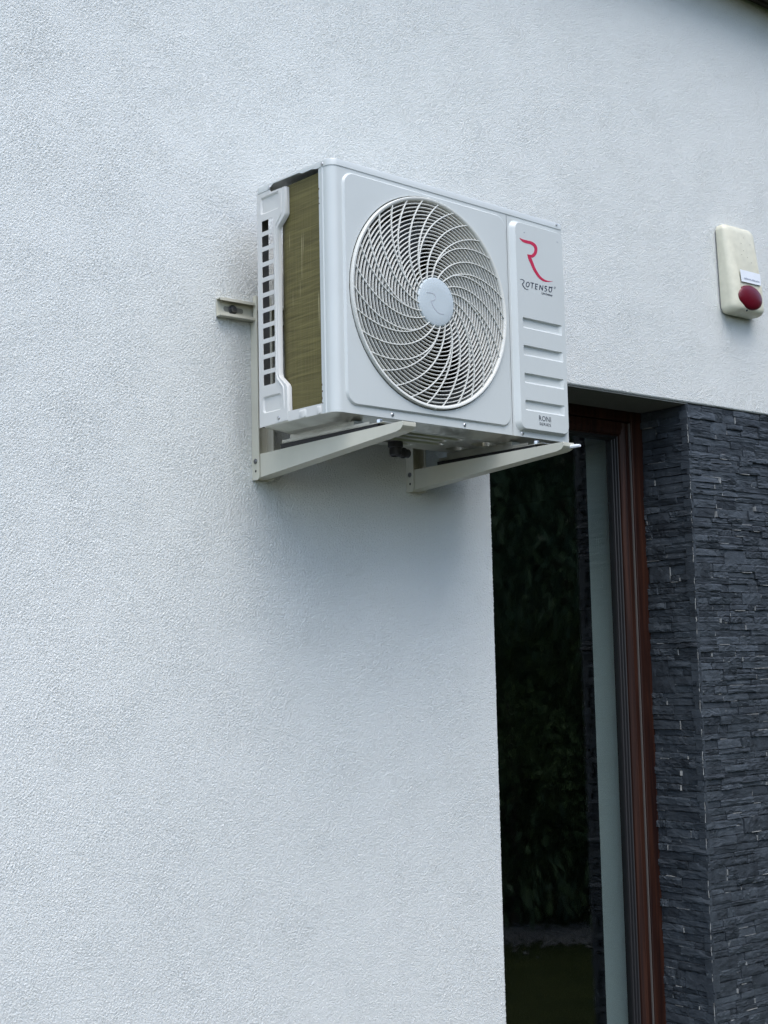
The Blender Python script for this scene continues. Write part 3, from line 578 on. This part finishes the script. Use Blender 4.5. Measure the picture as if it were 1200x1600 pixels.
# -- top cover
def outline(o):
    pts = []
    def arc(cx, cy, r, a0, a1, n):
        for k in range(n+1):
            a = R(a0+(a1-a0)*k/n); pts.append((cx+r*math.cos(a), cy+r*math.sin(a)))
    arc(CR, -D_+CR, CR+o, 270, 180, 10)
    for k in range(1, 60): pts.append((-o, -D_+CR+(D_-CR-.006)*k/60))
    arc(.006, -.006, .006+o, 180, 90, 4)
    arc(W_-.006, -.006, .006+o, 90, 0, 4)
    arc(W_-.006, -D_+.006, .006+o, 0, -90, 4)
    return pts
def ease(a, b, t): t = max(0, min(1, t)); t = t*t*(3-2*t); return a+(b-a)*t
def lip(y):      # lower edge of the rim along the left side
    if y > -.046: return .5365
    if y > -.062: return ease(.5365, .5462, (-.046-y)/.016)
    if y > -.150: return ease(.5462, .5450, (-.062-y)/.088)
    if y > -.168: return ease(.5450, .5405, (-.150-y)/.018)
    if y > -.195: return .5405
    return ease(.5405, ZT-.001, (-.195-y)/.022)
def rimz(p_): return lip(p_[1]) if p_[0] < .0005 else ZT-.001
oo = outline(.0014)
mb = MB()
mb.loft([[(a, b, rimz((a, b))) for a, b in outline(.0002)], [(a, b, rimz((a, b))) for a, b in oo], [(a, b, H_-.004) for a, b in oo], [(a, b, H_-.0012) for a, b in outline(.0004)], [(a, b, H_) for a, b in outline(-.0025)], [(a, b, H_) for a, b in outline(-.0035)]], True, False, True)
lid = mb.build('top_cover', WHITE, ac, 40)
def screw(parent, c, n, r=.0036, m=STEEL):
    mb = MB(); n = Vector(n).normalized(); mb.tube([Vector(c)-n*.001, Vector(c)+n*.0012, Vector(c)+n*.0024, Vector(c)+n*.0028], [r*1.25, r*1.2, r*.85, .0004], 10)
    return mb.build('screw', m, parent)
screw(lid, (-.0014, -.0488, .5410), (-1, 0, 0)); screw(lid, (-.0014, -.2338, .5420), (-1, 0, 0)); screw(lid, (.73, -D_-.0014, .546), (0, -1, 0), .0025)
for x, z in ((.1634, .0090), (.3867, .0085), (.5808, .0075)): screw(ac, (x, -D_, z), (0, -1, 0))
# -- perforated corner guard at the rear left
slots = [rrect(-.0595, -.0165, .4570-.0352*k-.0126, .4570-.0352*k+.0126, .0028, 3) for k in range(11)]
pk1, pk2 = rrect(-.0790, -.0130, .4850, .5250, .004, 4), rrect(-.0800, -.0130, .0300, .0680, .008, 5)
gout = [(0, .0), (0, .5360), (-.048, .5360), (-.052, .5300), (-.1015, .5285), (-.1015, .4690), (-.0985, .4630), (-.0760, .4450), (-.0715, .4380), (-.0705, .1120), (-.0740, .1030), (-.0960, .0840), (-.1000, .0770), (-.1015, .0040)]
mb = MB().plate(gout, slots+[pk1, pk2], lambda u, v, d: (d-.0006, u, v), .0012)
for pk in (pk1, pk2):
    cy = sum(q[0] for q in pk)/len(pk); cz = sum(q[1] for q in pk)/len(pk)
    def sh(s_, x): return [(x, cy+(a-cy)*(1-s_*.034/abs(.034)), cz+(b-cz)*(1-s_*1.7)) for a, b in pk]
    mb.loft([[(-.0006, a, b) for a, b in pk], sh(.045, .0004), sh(.10, .0034)], True, False, True)
# rolled bead and turned-in front edge
bead = [(-.0890, .5260), (-.0890, .4740), (-.0870, .4690), (-.0690, .4510), (-.0655, .4440), (-.0650, .1080), (-.0680, .1000), (-.0860, .0810), (-.0885, .0750), (-.0890, .0300)]
mb.tube([(-.0002, a, b) for a, b in bead], [.001]+[.0030]*8+[.001], 8)
edge = gout[4:]
mb.loft([[(-.0006, a, b) for a, b in edge], [(.0035, a-.0030, b) for a, b in edge], [(.0100, a-.0036, b) for a, b in edge]], closed=False)
guard = mb.build('corner_guard', GUARD, ac, 30)
MB().box(.0008, .030, -.0018, -.0002, .001, .534).build('rear_flange', FLANGE_SHADE, guard)
screw(guard, (-.0006, -.0700, .0130), (-1, 0, 0))
# -- finned condenser coil, L shaped in plan
cp = [(.0105, -.232)]; cp += [(.0105, -.108)]
cp += [(.0955-.085*math.cos(R(a)), -.108+.085*math.sin(R(a))) for a in range(10, 91, 10)] + [(.60, -.023)]
def off_in(pts, d):
    o = []
    for i, q in enumerate(pts):
        a = pts[max(i-1, 0)]; b = pts[min(i+1, len(pts)-1)]; t = Vector((b[0]-a[0], b[1]-a[1])).normalized(); o.append((q[0]+t.y*d, q[1]-t.x*d))
    return o
ring_ = cp + list(reversed(off_in(cp, .024)))
MB().loft([[(a, b, z) for a, b in ring_] for z in (.018, .533)], True, True, True).build('condenser_coil', COIL, ac, 40)
# -- base pan
mb = MB()
def prr(i, z, r=.0225): return [(a, b, z) for a, b in rr2(.0008+i, W_-.001-i, -D_+.0008+i, -.0005-i, r, 6, 20)]
mb.loft([prr(.0016, .0210, .021), prr(0, .0205), prr(0, .0020), prr(.0015, -.0002), prr(.012, -.0030), prr(.030, -.0105), prr(.036, -.0125)])
bot = [(a, b) for a, b, c in prr(.036, 0)]
rp = random.Random(4); holes = []
for (a, b, w, h) in ((.17, -.215, .055, .030), (.17, -.165, .045, .028), (.15, -.110, .075, .036), (.255, -.205, .19, .022), (.255, -.170, .17, .020), (.255, -.132, .20, .024), (.24, -.090, .15, .020), (.50, -.205, .06, .05), (.50, -.120, .05, .05), (.64, -.20, .05, .10)):
    holes.append(rrect(a, a+w, b, b+h, min(h, w)*.38, 5))
flat = [bot]+holes; n0 = len(mb.v); fl = [q for pl in flat for q in pl]; mb.v += [(a, b, -.0125) for a, b in fl]
mb.f += [(n0+t[0], n0+t[1], n0+t[2]) for t in tessellate_polygon([[Vector((a, b, 0)) for a, b in pl] for pl in flat])]
for pk in holes:
    cx = sum(q[0] for q in pk)/len(pk); cy = sum(q[1] for q in pk)/len(pk)
    k1 = 1-.010/max(.02, max(q[1] for q in pk)-min(q[1] for q in pk))
    mb.loft([[(a, b, -.0125) for a, b in pk], [(cx+(a-cx)*.94, cy+(b-cy)*k1, -.0030) for a, b in pk]], True, False, True)
pan = mb.build('base_pan', PANM, ac, 30)
MB().box(.0, .0015, -.2180, -.1020, .0008, .0225).build('side_skirt', GUARD, ac)
for (y0, y1) in ((-.166, -.140), (-.2165, -.200)):
    lo = []
    for i_, x in ((0, .0002), (.003, -.0022), (.004, -.0026)):
        lo.append([(x, a, b) for a, b in rrect(y0+i_, y1-i_, .0012, .0190-i_, .004, 4)])
    MB().loft(lo, True, False, True).build('skirt_rib', GUARD, ac)
# -- fan, shroud and motor
fan = part_empty('fan', ac, (FC[0], -D_+.060, FC[1]))
for k in range(3):
    mb = MB(); rows = []
    for i in range(9):
        r = .042+.160*i/8; row = []
        for j in range(13):
            t = j/12; a = R(120*k + 20 - 24*(i/8)**1.3) + R(96-10*(i/8))*(t-.5)
            y = .034*(t-.5)*1.6*(.55+.45*i/8) - .006*math.sin(math.pi*t)
            row.append((r*math.cos(a), y, r*math.sin(a)))
        rows.append(row)
    mb.loft(rows, closed=False)
    mb.loft([[(q[0], q[1]+.0025, q[2]) for q in row] for row in rows], closed=False)
    mb.build('blade', FANM, fan, 50)
MB().lathe([(.0005, -.022), (.036, -.020), (.042, -.012), (.042, .030)], (0, 0, 0), 'y', 32).build('fan_hub', FANM, fan)
MB().lathe([(.0005, .028), (.050, .028), (.050, .10), (.0005, .10)], (0, 0, 0), 'y', 32).build('motor', DARKIN, fan)
MB().lathe([(.2430, -D_+.010), (.2360, -D_+.016), (.2150, -D_+.034), (.2110, -D_+.050), (.2110, -D_+.095), (.2180, -D_+.10)], (FC[0], 0, FC[1]), 'y', 96).build('shroud', SHROUD, ac, 50)
MB().box(.5500, .5520, -D_+.02, -.03, .01, .53).build('dark_liner', DARKIN, ac)  # added near-black wall, keeps white casing from brightening the fan space
# -- fan grille
grille = part_empty('fan_grille', ac, (FC[0], -D_, FC[1]))
RG = .2365
def yf(r): return -.0085 - .0120*(1-(r/RG)**2)
MB().lathe([(.2416, -.0040), (.2412, -.0098), (.2396, -.0118), (.2360, -.0118), (.2335, -.0098), (.2322, -.0050), (.2318, .010), (.2416, .010)], (0, 0, 0), 'y', 128).build('outer_ring', PLASTIC, grille, 45)
nr = 20
for k in range(nr):
    r = .0600 + .00875*k
    if r > .2300: break
    y0 = yf(r)
    MB().lathe([(r-.0010, y0+.0005), (r, y0), (r+.0010, y0+.0005), (r+.0012, y0+.0052), (r-.0012, y0+.0052), (r-.0010, y0+.0005)], (0, 0, 0), 'y', 96).build('ring', PLASTIC, grille, 45)
def rib_path(a0, a1, r0, r1=.2350, n=26):
    o = []
    for i in range(n+1):
        r = r0+(r1-r0)*i/n; o.append((r, a0+(a1-a0)*(max(0, r-.056)/(.235-.056))**.8))
    return o
def rib(pth):
    lo = []
    for i, (r, a) in enumerate(pth):
        q = pth[min(i+1, len(pth)-1)]; w_ = pth[max(i-1, 0)]
        P0 = Vector((w_[0]*math.cos(R(w_[1])), w_[0]*math.sin(R(w_[1])))); P1 = Vector((q[0]*math.cos(R(q[1])), q[0]*math.sin(R(q[1]))))
        t = (P1-P0).normalized(); nn = Vector((-t.y, t.x)); c = Vector((r*math.cos(R(a)), r*math.sin(R(a)))); y = yf(r)-.0014
        A = c+nn*.00125; B = c-nn*.00125; A2 = c+nn*.0008; B2 = c-nn*.0008
        lo.append([(A2.x, y, A2.y), (B2.x, y, B2.y), (B.x, y+.0006, B.y), (B.x, y+.0045, B.y), (A.x, y+.0045, A.y), (A.x, y+.0006, A.y)])
    MB().loft(lo, True, True, True).build('rib', PLASTIC, grille, 30)
for k in range(10):
    o = 36*k
    rib(rib_path(65.5+o, 11.5+o, .054)); rib(rib_path(82.8+o, 23.5+o, .054))
    r0 = .088; f0 = ((r0-.056)/(.179))**.8; am = 65.5+o-54*f0; end = -.5+o
    pth = []
    for i in range(25):
        r = r0+(.235-r0)*i/24; f = ((r-.056)/.179)**.8; pth.append((r, am+(end-am)*(f-f0)/(1-f0)))
    rib(pth)
cap = MB().lathe([(.0560, -.0110), (.0560, -.0185), (.0548, -.0205), (.0520, -.0214), (.030, -.0218), (.0003, -.0218)], (0, 0, 0), 'y', 64).build('hub_cap', HUBM, grille, 45)
hb = [([(a-FC[0], b-FC[1]) for a, b in A], [(a-FC[0], b-FC[1]) for a, b in B]) for A, B in LOGO_HUB]
ribbon_mesh('emblem', hb, -.0222, HUB_SHADE, cap, .0004)
for (x, z) in ((-.0040, .2385), (.0, -.2375)):
    MB().lathe([(.0022, -.0060), (.0022, -.0105), (.0046, -.0105), (.0052, -.0098), (.0052, .004)], (x, 0, z), 'y', 18).build('screw_boss', PLASTIC, grille, 45)
# -- feet with rubber strips
for x in (.0640, .5590):
    mb = MB(); mb.box(x, x+.040, -.3400, .0040, -.0290, -.0270, .0008); mb.box(x, x+.0018, -.2950, .0020, -.0270, -.0215); mb.box(x+.0382, x+.040, -.2950, .0020, -.0270, -.0215)
    mb.box(x+.006, x+.034, -.240, -.020, -.0268, -.0110)
    foot = mb.build('foot', PANM, ac, 30)
    MB().box(x+.002, x+.036, -.3200, .0100, -.0395, -.0292).build('rubber_strip', RUBBER, foot)
    MB().lathe([(.0003, .010), (.0062, .0098), (.0068, .0085), (.0068, .002), (.0105, .002), (.0105, 0), (.0003, 0)], (x+.020, -.3050, -.0270), 'z', 6).build('foot_bolt', STEEL, foot, 20)
# -- drain elbow underneath
mb = MB(); mb.lathe([(.0180, .0), (.0180, -.012), (.0145, -.014), (.0145, -.030), (.010, -.034)], (.3320, -.0850, -.0125), 'z', 20)
mb.tube([(.332, -.085, -.034), (.345, -.085, -.036), (.372, -.085, -.037)], [.011, .011, .0105], 14)
mb.tube([(.355, -.085, -.0365), (.359, -.085, -.0366)], [.0128, .0128], 14)
mb.build('drain_elbow', RUBBER, ac, 40)

# ================================================================ WALL BRACKET
br = empty('wall_bracket', (.063, 0, G-.10), 'beige metal bracket with wall rail and two arms under the air conditioner', 'bracket')
BO = (-.063, 0, .10)
# rail: channel along the wall
lo = []
for x in (-.0325, .665):
    lo.append([(x, b, a) for a, b in ((.2765, -.0015), (.2765, -.0220), (.2830, -.0220), (.2830, -.0200), (.2790, -.0200), (.2790, -.0045), (.3160, -.0045), (.3160, -.0200), (.3120, -.0200), (.3120, -.0220), (.3185, -.0220), (.3185, -.0015))])
rl = MB().loft(lo, True, True, True).build('rail', BRACKET, br, 30, BO)
MB().plate(rrect(-.014, .040, .2915, .3035, .0055, 5), [], lambda u, v, d: (u, -.0050+d, v), .0008).build('slot', SLOTM, rl, 0, BO)
for x in (.0105, .62):
    mb = MB(); mb.lathe([(.0003, -.0068), (.0115, -.0068), (.0115, -.0050), (.0003, -.0050)], (x, 0, .2975), 'y', 20)
    mb.lathe([(.0003, -.0150), (.0065, -.0148), (.0078, -.0130), (.0078, -.0068)], (x, 0, .2975), 'y', 6); mb.build('bolt', DARKBOLT, rl, 25, BO)
def arm_poly(top):
    return [(-.004, top), (-.5455, top), (-.5480, top-.0030), (-.5470, top-.0090), (-.5400, top-.0155), (-.5250, top-.0190), (-.004, -.0965)]
for x, top in ((.0630, -.0400), (.5285, -.0440)):
    # post: channel with side flanges standing off the wall
    fl = [(-.0008, -.0995), (-.0008, .2740), (-.0120, .2750), (-.0120, .3200), (-.0130, .3360), (-.0245, .3360), (-.0262, .3300), (-.0300, -.0900), (-.0285, -.0960), (-.0240, -.0995)]
    h1 = [(-.0155+.0034*math.cos(R(a)), -.0790+.0034*math.sin(R(a))) for a in range(0, 360, 30)]
    mb = MB()
    for xx in (x, x+.0405): mb.plate(fl, [h1], lambda u, v, d, xx=xx: (xx+d, u, v), .0025)
    mb.box(x+.0025, x+.0405, -.0250, -.0226, .300, .334)
    mb.box(x+.0025, x+.0405, -.0040, -.0010, -.0990, .2735)
    post = mb.build('post', BRACKET, br, 30, BO)
    for z in (-.0560,):
        mb = MB(); n = Vector((-1, 0, 0)); c = Vector((x, -.0155, z))
        mb.tube([c, c+n*.0015, c+n*.0032, c+n*.0036], [.0064, .0062, .0042, .0004], 12); mb.build('bolt', DARKBOLT, post, 30, BO)
    MB().box(x+.0003, x+.0020, -.0192, -.0118, -.0828, -.0752).build('bolt_hole_shade', HOLE_SHADE, post, 0, BO)  # near-black block painted in for the shade inside the hole
    # arm: tapered channel open to the top
    ap = arm_poly(top); mb = MB()
    for xx in (x+.0035, x+.0355): mb.plate(ap, [], lambda u, v, d, xx=xx: (xx+d, u, v), .0020)
    mb.loft([[(x+.0055, a, b), (x+.0355, a, b), (x+.0355, a, b+.0020), (x+.0055, a, b+.0020)] for a, b in ap[2:]], True, True, True)
    mb.build('arm', BRACKET, br, 30, BO)
MB().tube([(.5560, -.5350, -.0530), (.5580, -.5620, -.0535), (.5590, -.5720, -.0540)], [.0040, .0040, .0030], 10).build('cable_tie', STICK, br, 30, BO)

# ================================================================ SIREN
SX, SZ = 1.8330, .5510
siren = empty('alarm_siren', (SX, 0, SZ+G), 'cream alarm siren box with red beacon lens and white sticker', 'alarm')
def dep(z): return .034+.022*min(1, max(0, (.285-z)/.20))
def sloop(i, t, il=0.0, r=.022):
    o = []
    for a, b in rr2(.0+i+il, .160-i, .0+i*.9, .287-i, r, 8, 14):
        w_ = .005*(1-b/.287); o.append((a+(.006-.010*b/.287) if a < .08 else a+(.010-.016*b/.287), -.006-dep(b)*t, b))
    return o
MB().loft([[(a, -.0005, c) for a, b, c in sloop(.004, 0)], [(a, -.012, c) for a, b, c in sloop(.004, 0)]], True, False, True).build('back_plate', GREYP, siren)
body = MB().loft([sloop(0, .02), sloop(0, .55), sloop(.002, .72, .001), sloop(.006, .86, .003, .020), sloop(.013, .955, .007, .017), sloop(.022, 1.0, .011, .014)], True, True, True).build('cover', CREAM, siren, 60)
lm = MB(); lo = []
for k in range(9):
    t = k/8; s_ = math.cos(t*math.pi/2*.96); h = .013*math.sin(t*math.pi/2)
    lo.append([(0.0860+.0620*s_*math.cos(a), -.006-dep(.052)-.0005-h+.004, .0500+.0400*s_*math.sin(a)) for a in [2*math.pi*j/40 for j in range(40)]])
lm.loft(lo, True, False, True).build('beacon_lens', LENS, siren, 60)
ys = -.006-dep(.11)-.0012
st = MB().add([(.0400, ys+.0008, .1360), (.0440, ys, .0975), (.1460, ys, .0985), (.1430, ys+.0008, .1360)], [(0, 1, 2, 3)]).build('sticker', STICK, siren, 0, recalc=False)
screw(siren, (.0700, -.006-dep(.0)*.88, .0085), (0, -1, -.35), .0032, NAVY)
for (a_, b_) in ((.071, .228), (.078, .205), (.118, .232), (.095, .185), (.066, .190), (.112, .170), (.088, .250)): MB().lathe([(.0001, -.0003), (.0009, -.0002), (.0011, .0006)], (a_, -.006-dep(b_)-.0002, b_), 'y', 7).build('dirt_spot', SPECK, siren)
ink = MB(); rk = random.Random(3); x = .058
while x < .134:
    w = rk.uniform(.002, .006); h = rk.uniform(.003, .0055); ink.add([(x, ys-.0004, .1070), (x+w, ys-.0004, .1070), (x+w, ys-.0002, .1070+h), (x, ys-.0002, .1070+h)], [(0, 1, 2, 3)]); x += w+rk.uniform(.0006, .0018)
ink.build('faded_print', INKG, st, 0, recalc=False)

# ================================================================ GARDEN (seen mirrored in the door glass)
BARK = mat('bark', (.06, .045, .032), .95, bump=(30, .02, 5))
LEAF_A = leaf_material('conifer_needles', (.022, .046, .022), (.08, .125, .05))
LEAF_B = leaf_material('shrub_leaves', (.035, .065, .018), (.11, .16, .05))
LEAF_C = leaf_material('blade_leaves', (.06, .085, .05), (.14, .17, .11))
def crown_mesh(name, kind, n, seed, m):
    rg = random.Random(seed); mb = MB()
    for i in range(n):
        if kind == 'cone':
            z = rg.random()**1.25; rad = (1-z)*(.9+.25*math.sin(z*23+seed)) + .05; rr = rad*math.sqrt(rg.uniform(.25, 1)); a = rg.uniform(0, 2*math.pi); L_ = .03
        else:
            while True:
                q = Vector((rg.uniform(-1, 1), rg.uniform(-1, 1), rg.uniform(-1, 1)))
                if .3 < q.length < 1 and math.sin(q.x*5+seed)+math.sin(q.y*6+seed*2)+math.sin(q.z*5.5) > -1.1: break
            z = .5+q.z*.5; rr = math.hypot(q.x, q.y); a = math.atan2(q.y, q.x); L_ = .045
        c = Vector((rr*math.cos(a), rr*math.sin(a), z))
        d = Vector((math.cos(a)+rg.uniform(-.5, .5), math.sin(a)+rg.uniform(-.5, .5), rg.uniform(-.7, .4))).normalized()
        s_ = d.cross(Vector((rg.uniform(-1, 1), rg.uniform(-1, 1), rg.uniform(-1, 1)))).normalized()
        l = L_*rg.uniform(.6, 1.5); w = l*(.30 if kind == 'cone' else .5)
        mb.add([c-d*l*.5, c+s_*w*.5, c+d*l*.5, c-s_*w*.5], [(0, 1, 2, 3)])
    me = mb.mesh(name, 0, recalc=False); me.materials.append(m); return me
CROWNS = {'cone': [crown_mesh('crown', 'cone', 22000, s, LEAF_A) for s in (1, 2)], 'ball': [crown_mesh('crown', 'ball', 9000, s, LEAF_B) for s in (5, 6)]}
def trunk_mesh(seed):
    rg = random.Random(seed); mb = MB(); pth = [(rg.uniform(-.02, .02)*k, rg.uniform(-.02, .02)*k, k/6) for k in range(7)]
    mb.tube(pth, [.06*(1-k/7)+.012 for k in range(7)], 8)
    for k in range(10):
        z = .2+.07*k; a = rg.uniform(0, 6.28); l = .5*(1.05-z); mb.tube([(0, 0, z), (l*.6*math.cos(a), l*.6*math.sin(a), z+.02), (l*math.cos(a), l*math.sin(a), z+.07)], [.016, .010, .004], 5)
    me = mb.mesh('trunk', 40); me.materials.append(BARK); return me
TRUNKS = [trunk_mesh(1), trunk_mesh(2)]
def tree(name, label, cat, kind, i, x, y, rad, h, z0, group):
    t = empty(name, (x, y, 0), label, cat, group, rz=i*1.3)
    c = bpy.data.objects.new('crown', CROWNS[kind][i % 2]); C.objects.link(c); c.parent = t; c.location = (0, 0, z0); c.scale = (rad, rad, h-z0)
    k = bpy.data.objects.new('trunk', TRUNKS[i % 2]); C.objects.link(k); k.parent = t; k.scale = (rad*1.1, rad*1.1, h*.9)
    return t
TL = [('conifer', 'tallest dark conifer mirrored at the top left of the door glass', 'tree', 'cone', 4.6, -4.6, 1.9, 8.0, .15),
      ('conifer', 'dark conifer nearest the gravel edge, mirrored mid glass', 'tree', 'cone', 5.8, -3.6, 1.7, 7.0, .1),
      ('conifer', 'broad conifer behind the round shrub, mirrored in the glass', 'tree', 'cone', 7.4, -5.6, 2.2, 8.5, .2),
      ('conifer', 'slim conifer at the right of the garden row', 'tree', 'cone', 7.4, -2.9, 1.6, 6.5, .1),
      ('conifer', 'conifer standing far left behind the garden row', 'tree', 'cone', 2.6, -6.4, 2.0, 8.0, .2),
      ('shrub', 'round leafy shrub mirrored low in the door glass', 'shrub', 'ball', 4.55, -3.35, .55, 1.5, .1),
      ('shrub', 'taller bushy shrub behind the round shrub in the glass', 'shrub', 'ball', 5.2, -3.3, .75, 2.2, .1),
      ('shrub', 'low spreading shrub at the left end of the bed', 'shrub', 'ball', 3.3, -4.5, .9, 1.8, .05)]
for i, (n, l, c_, k, x, y, rad, h, z0) in enumerate(TL): tree(n, l, c_, k, i, x, y, rad, h, z0, 'conifers along the garden bed' if n == 'conifer' else 'shrubs in the garden bed')
# hedging added to block bright sky gaps in the mirrored garden
hd = empty('screen_hedge', (6.5, -6.5, 0), 'tall clipped dark green hedging added behind the conifers to block mirrored sky', 'screen_hedge', rz=R(45))
core = MB(); rgh = random.Random(12); nx_, nz_ = 60, 18
vv = []
for j in range(nz_+1):
    for i in range(nx_+1): vv.append((-9+18*i/nx_, -.1+rgh.uniform(-.18, .18), 4.6*j/nz_ + (rgh.uniform(-.25, .25) if j == nz_ else 0)))
core.add(vv, [(j*(nx_+1)+i, j*(nx_+1)+i+1, (j+1)*(nx_+1)+i+1, (j+1)*(nx_+1)+i) for j in range(nz_) for i in range(nx_)])
core.add([(q[0], q[1]-1.2, q[2]) for q in vv], [(j*(nx_+1)+i, (j+1)*(nx_+1)+i, (j+1)*(nx_+1)+i+1, j*(nx_+1)+i+1) for j in range(nz_) for i in range(nx_)])
core.build('foliage_mass', LEAF_A, hd, 0)
lv = MB()
for i in range(42000):
    c = Vector((rgh.uniform(-9, 9), rgh.uniform(-.25, .35), rgh.uniform(0, 4.8))); d = Vector((rgh.uniform(-1, 1), rgh.uniform(-.2, 1), rgh.uniform(-.6, 1))).normalized(); s_ = d.cross(Vector((rgh.uniform(-1, 1), rgh.uniform(-1, 1), rgh.uniform(-1, 1)))).normalized(); l = rgh.uniform(.03, .075)
    lv.add([c-d*l*.5, c+s_*l*.3, c+d*l*.5, c-s_*l*.3], [(0, 1, 2, 3)])
tag(lv.build('leaves', LEAF_A, hd, 0, recalc=False), kind='stuff')
# tuft of blade leaves and the gravel edging
yu = empty('blade_plant', (3.95, -2.95, 0), 'spiky plant with upright pale blade leaves at the lawn edge', 'plant')
rg = random.Random(9)
for k in range(16):
    a = rg.uniform(0, 6.28); l = rg.uniform(.35, .75); o = rg.uniform(.05, .3)*l; w = .022; mb = MB(); lo = []
    for j in range(6):
        t = j/5; r = o*t**1.6; z = l*(t-.18*t*t); ww = w*(1-t)**.7+.001; lo.append([(r*math.cos(a)-ww*math.sin(a), r*math.sin(a)+ww*math.cos(a), z), (r*math.cos(a)+.006, r*math.sin(a), z-.004), (r*math.cos(a)+ww*math.sin(a), r*math.sin(a)-ww*math.cos(a), z)])
    mb.loft(lo, True, True, True).build('leaf', LEAF_C, yu, 40)
GRAV = mat('gravel_stone', (.17, .165, .15), .9, var=(25, .4))
mb = MB()
for k in range(8000):
    t = rg.uniform(-1, 1)*3.2; s_ = rg.gauss(0, .16); x = 4.4+t*.72+s_*.7; y = -2.85+t*.70-s_*.7; r = rg.uniform(.008, .020); z = r*.4
    a = rg.uniform(0, 6.28); ca, sa = r*math.cos(a), r*math.sin(a)
    mb.add([(x+ca, y+sa, z), (x-sa, y+ca, z), (x-ca, y-sa, z), (x+sa, y-ca, z), (x, y, z+r*.7), (x, y, 0)], [(0,1,4),(1,2,4),(2,3,4),(3,0,4),(1,0,5),(2,1,5),(3,2,5),(0,3,5)])
tag(mb.build('gravel', GRAV, None, 0, recalc=False), 'pale gravel strip edging the lawn', 'gravel', kind='stuff')
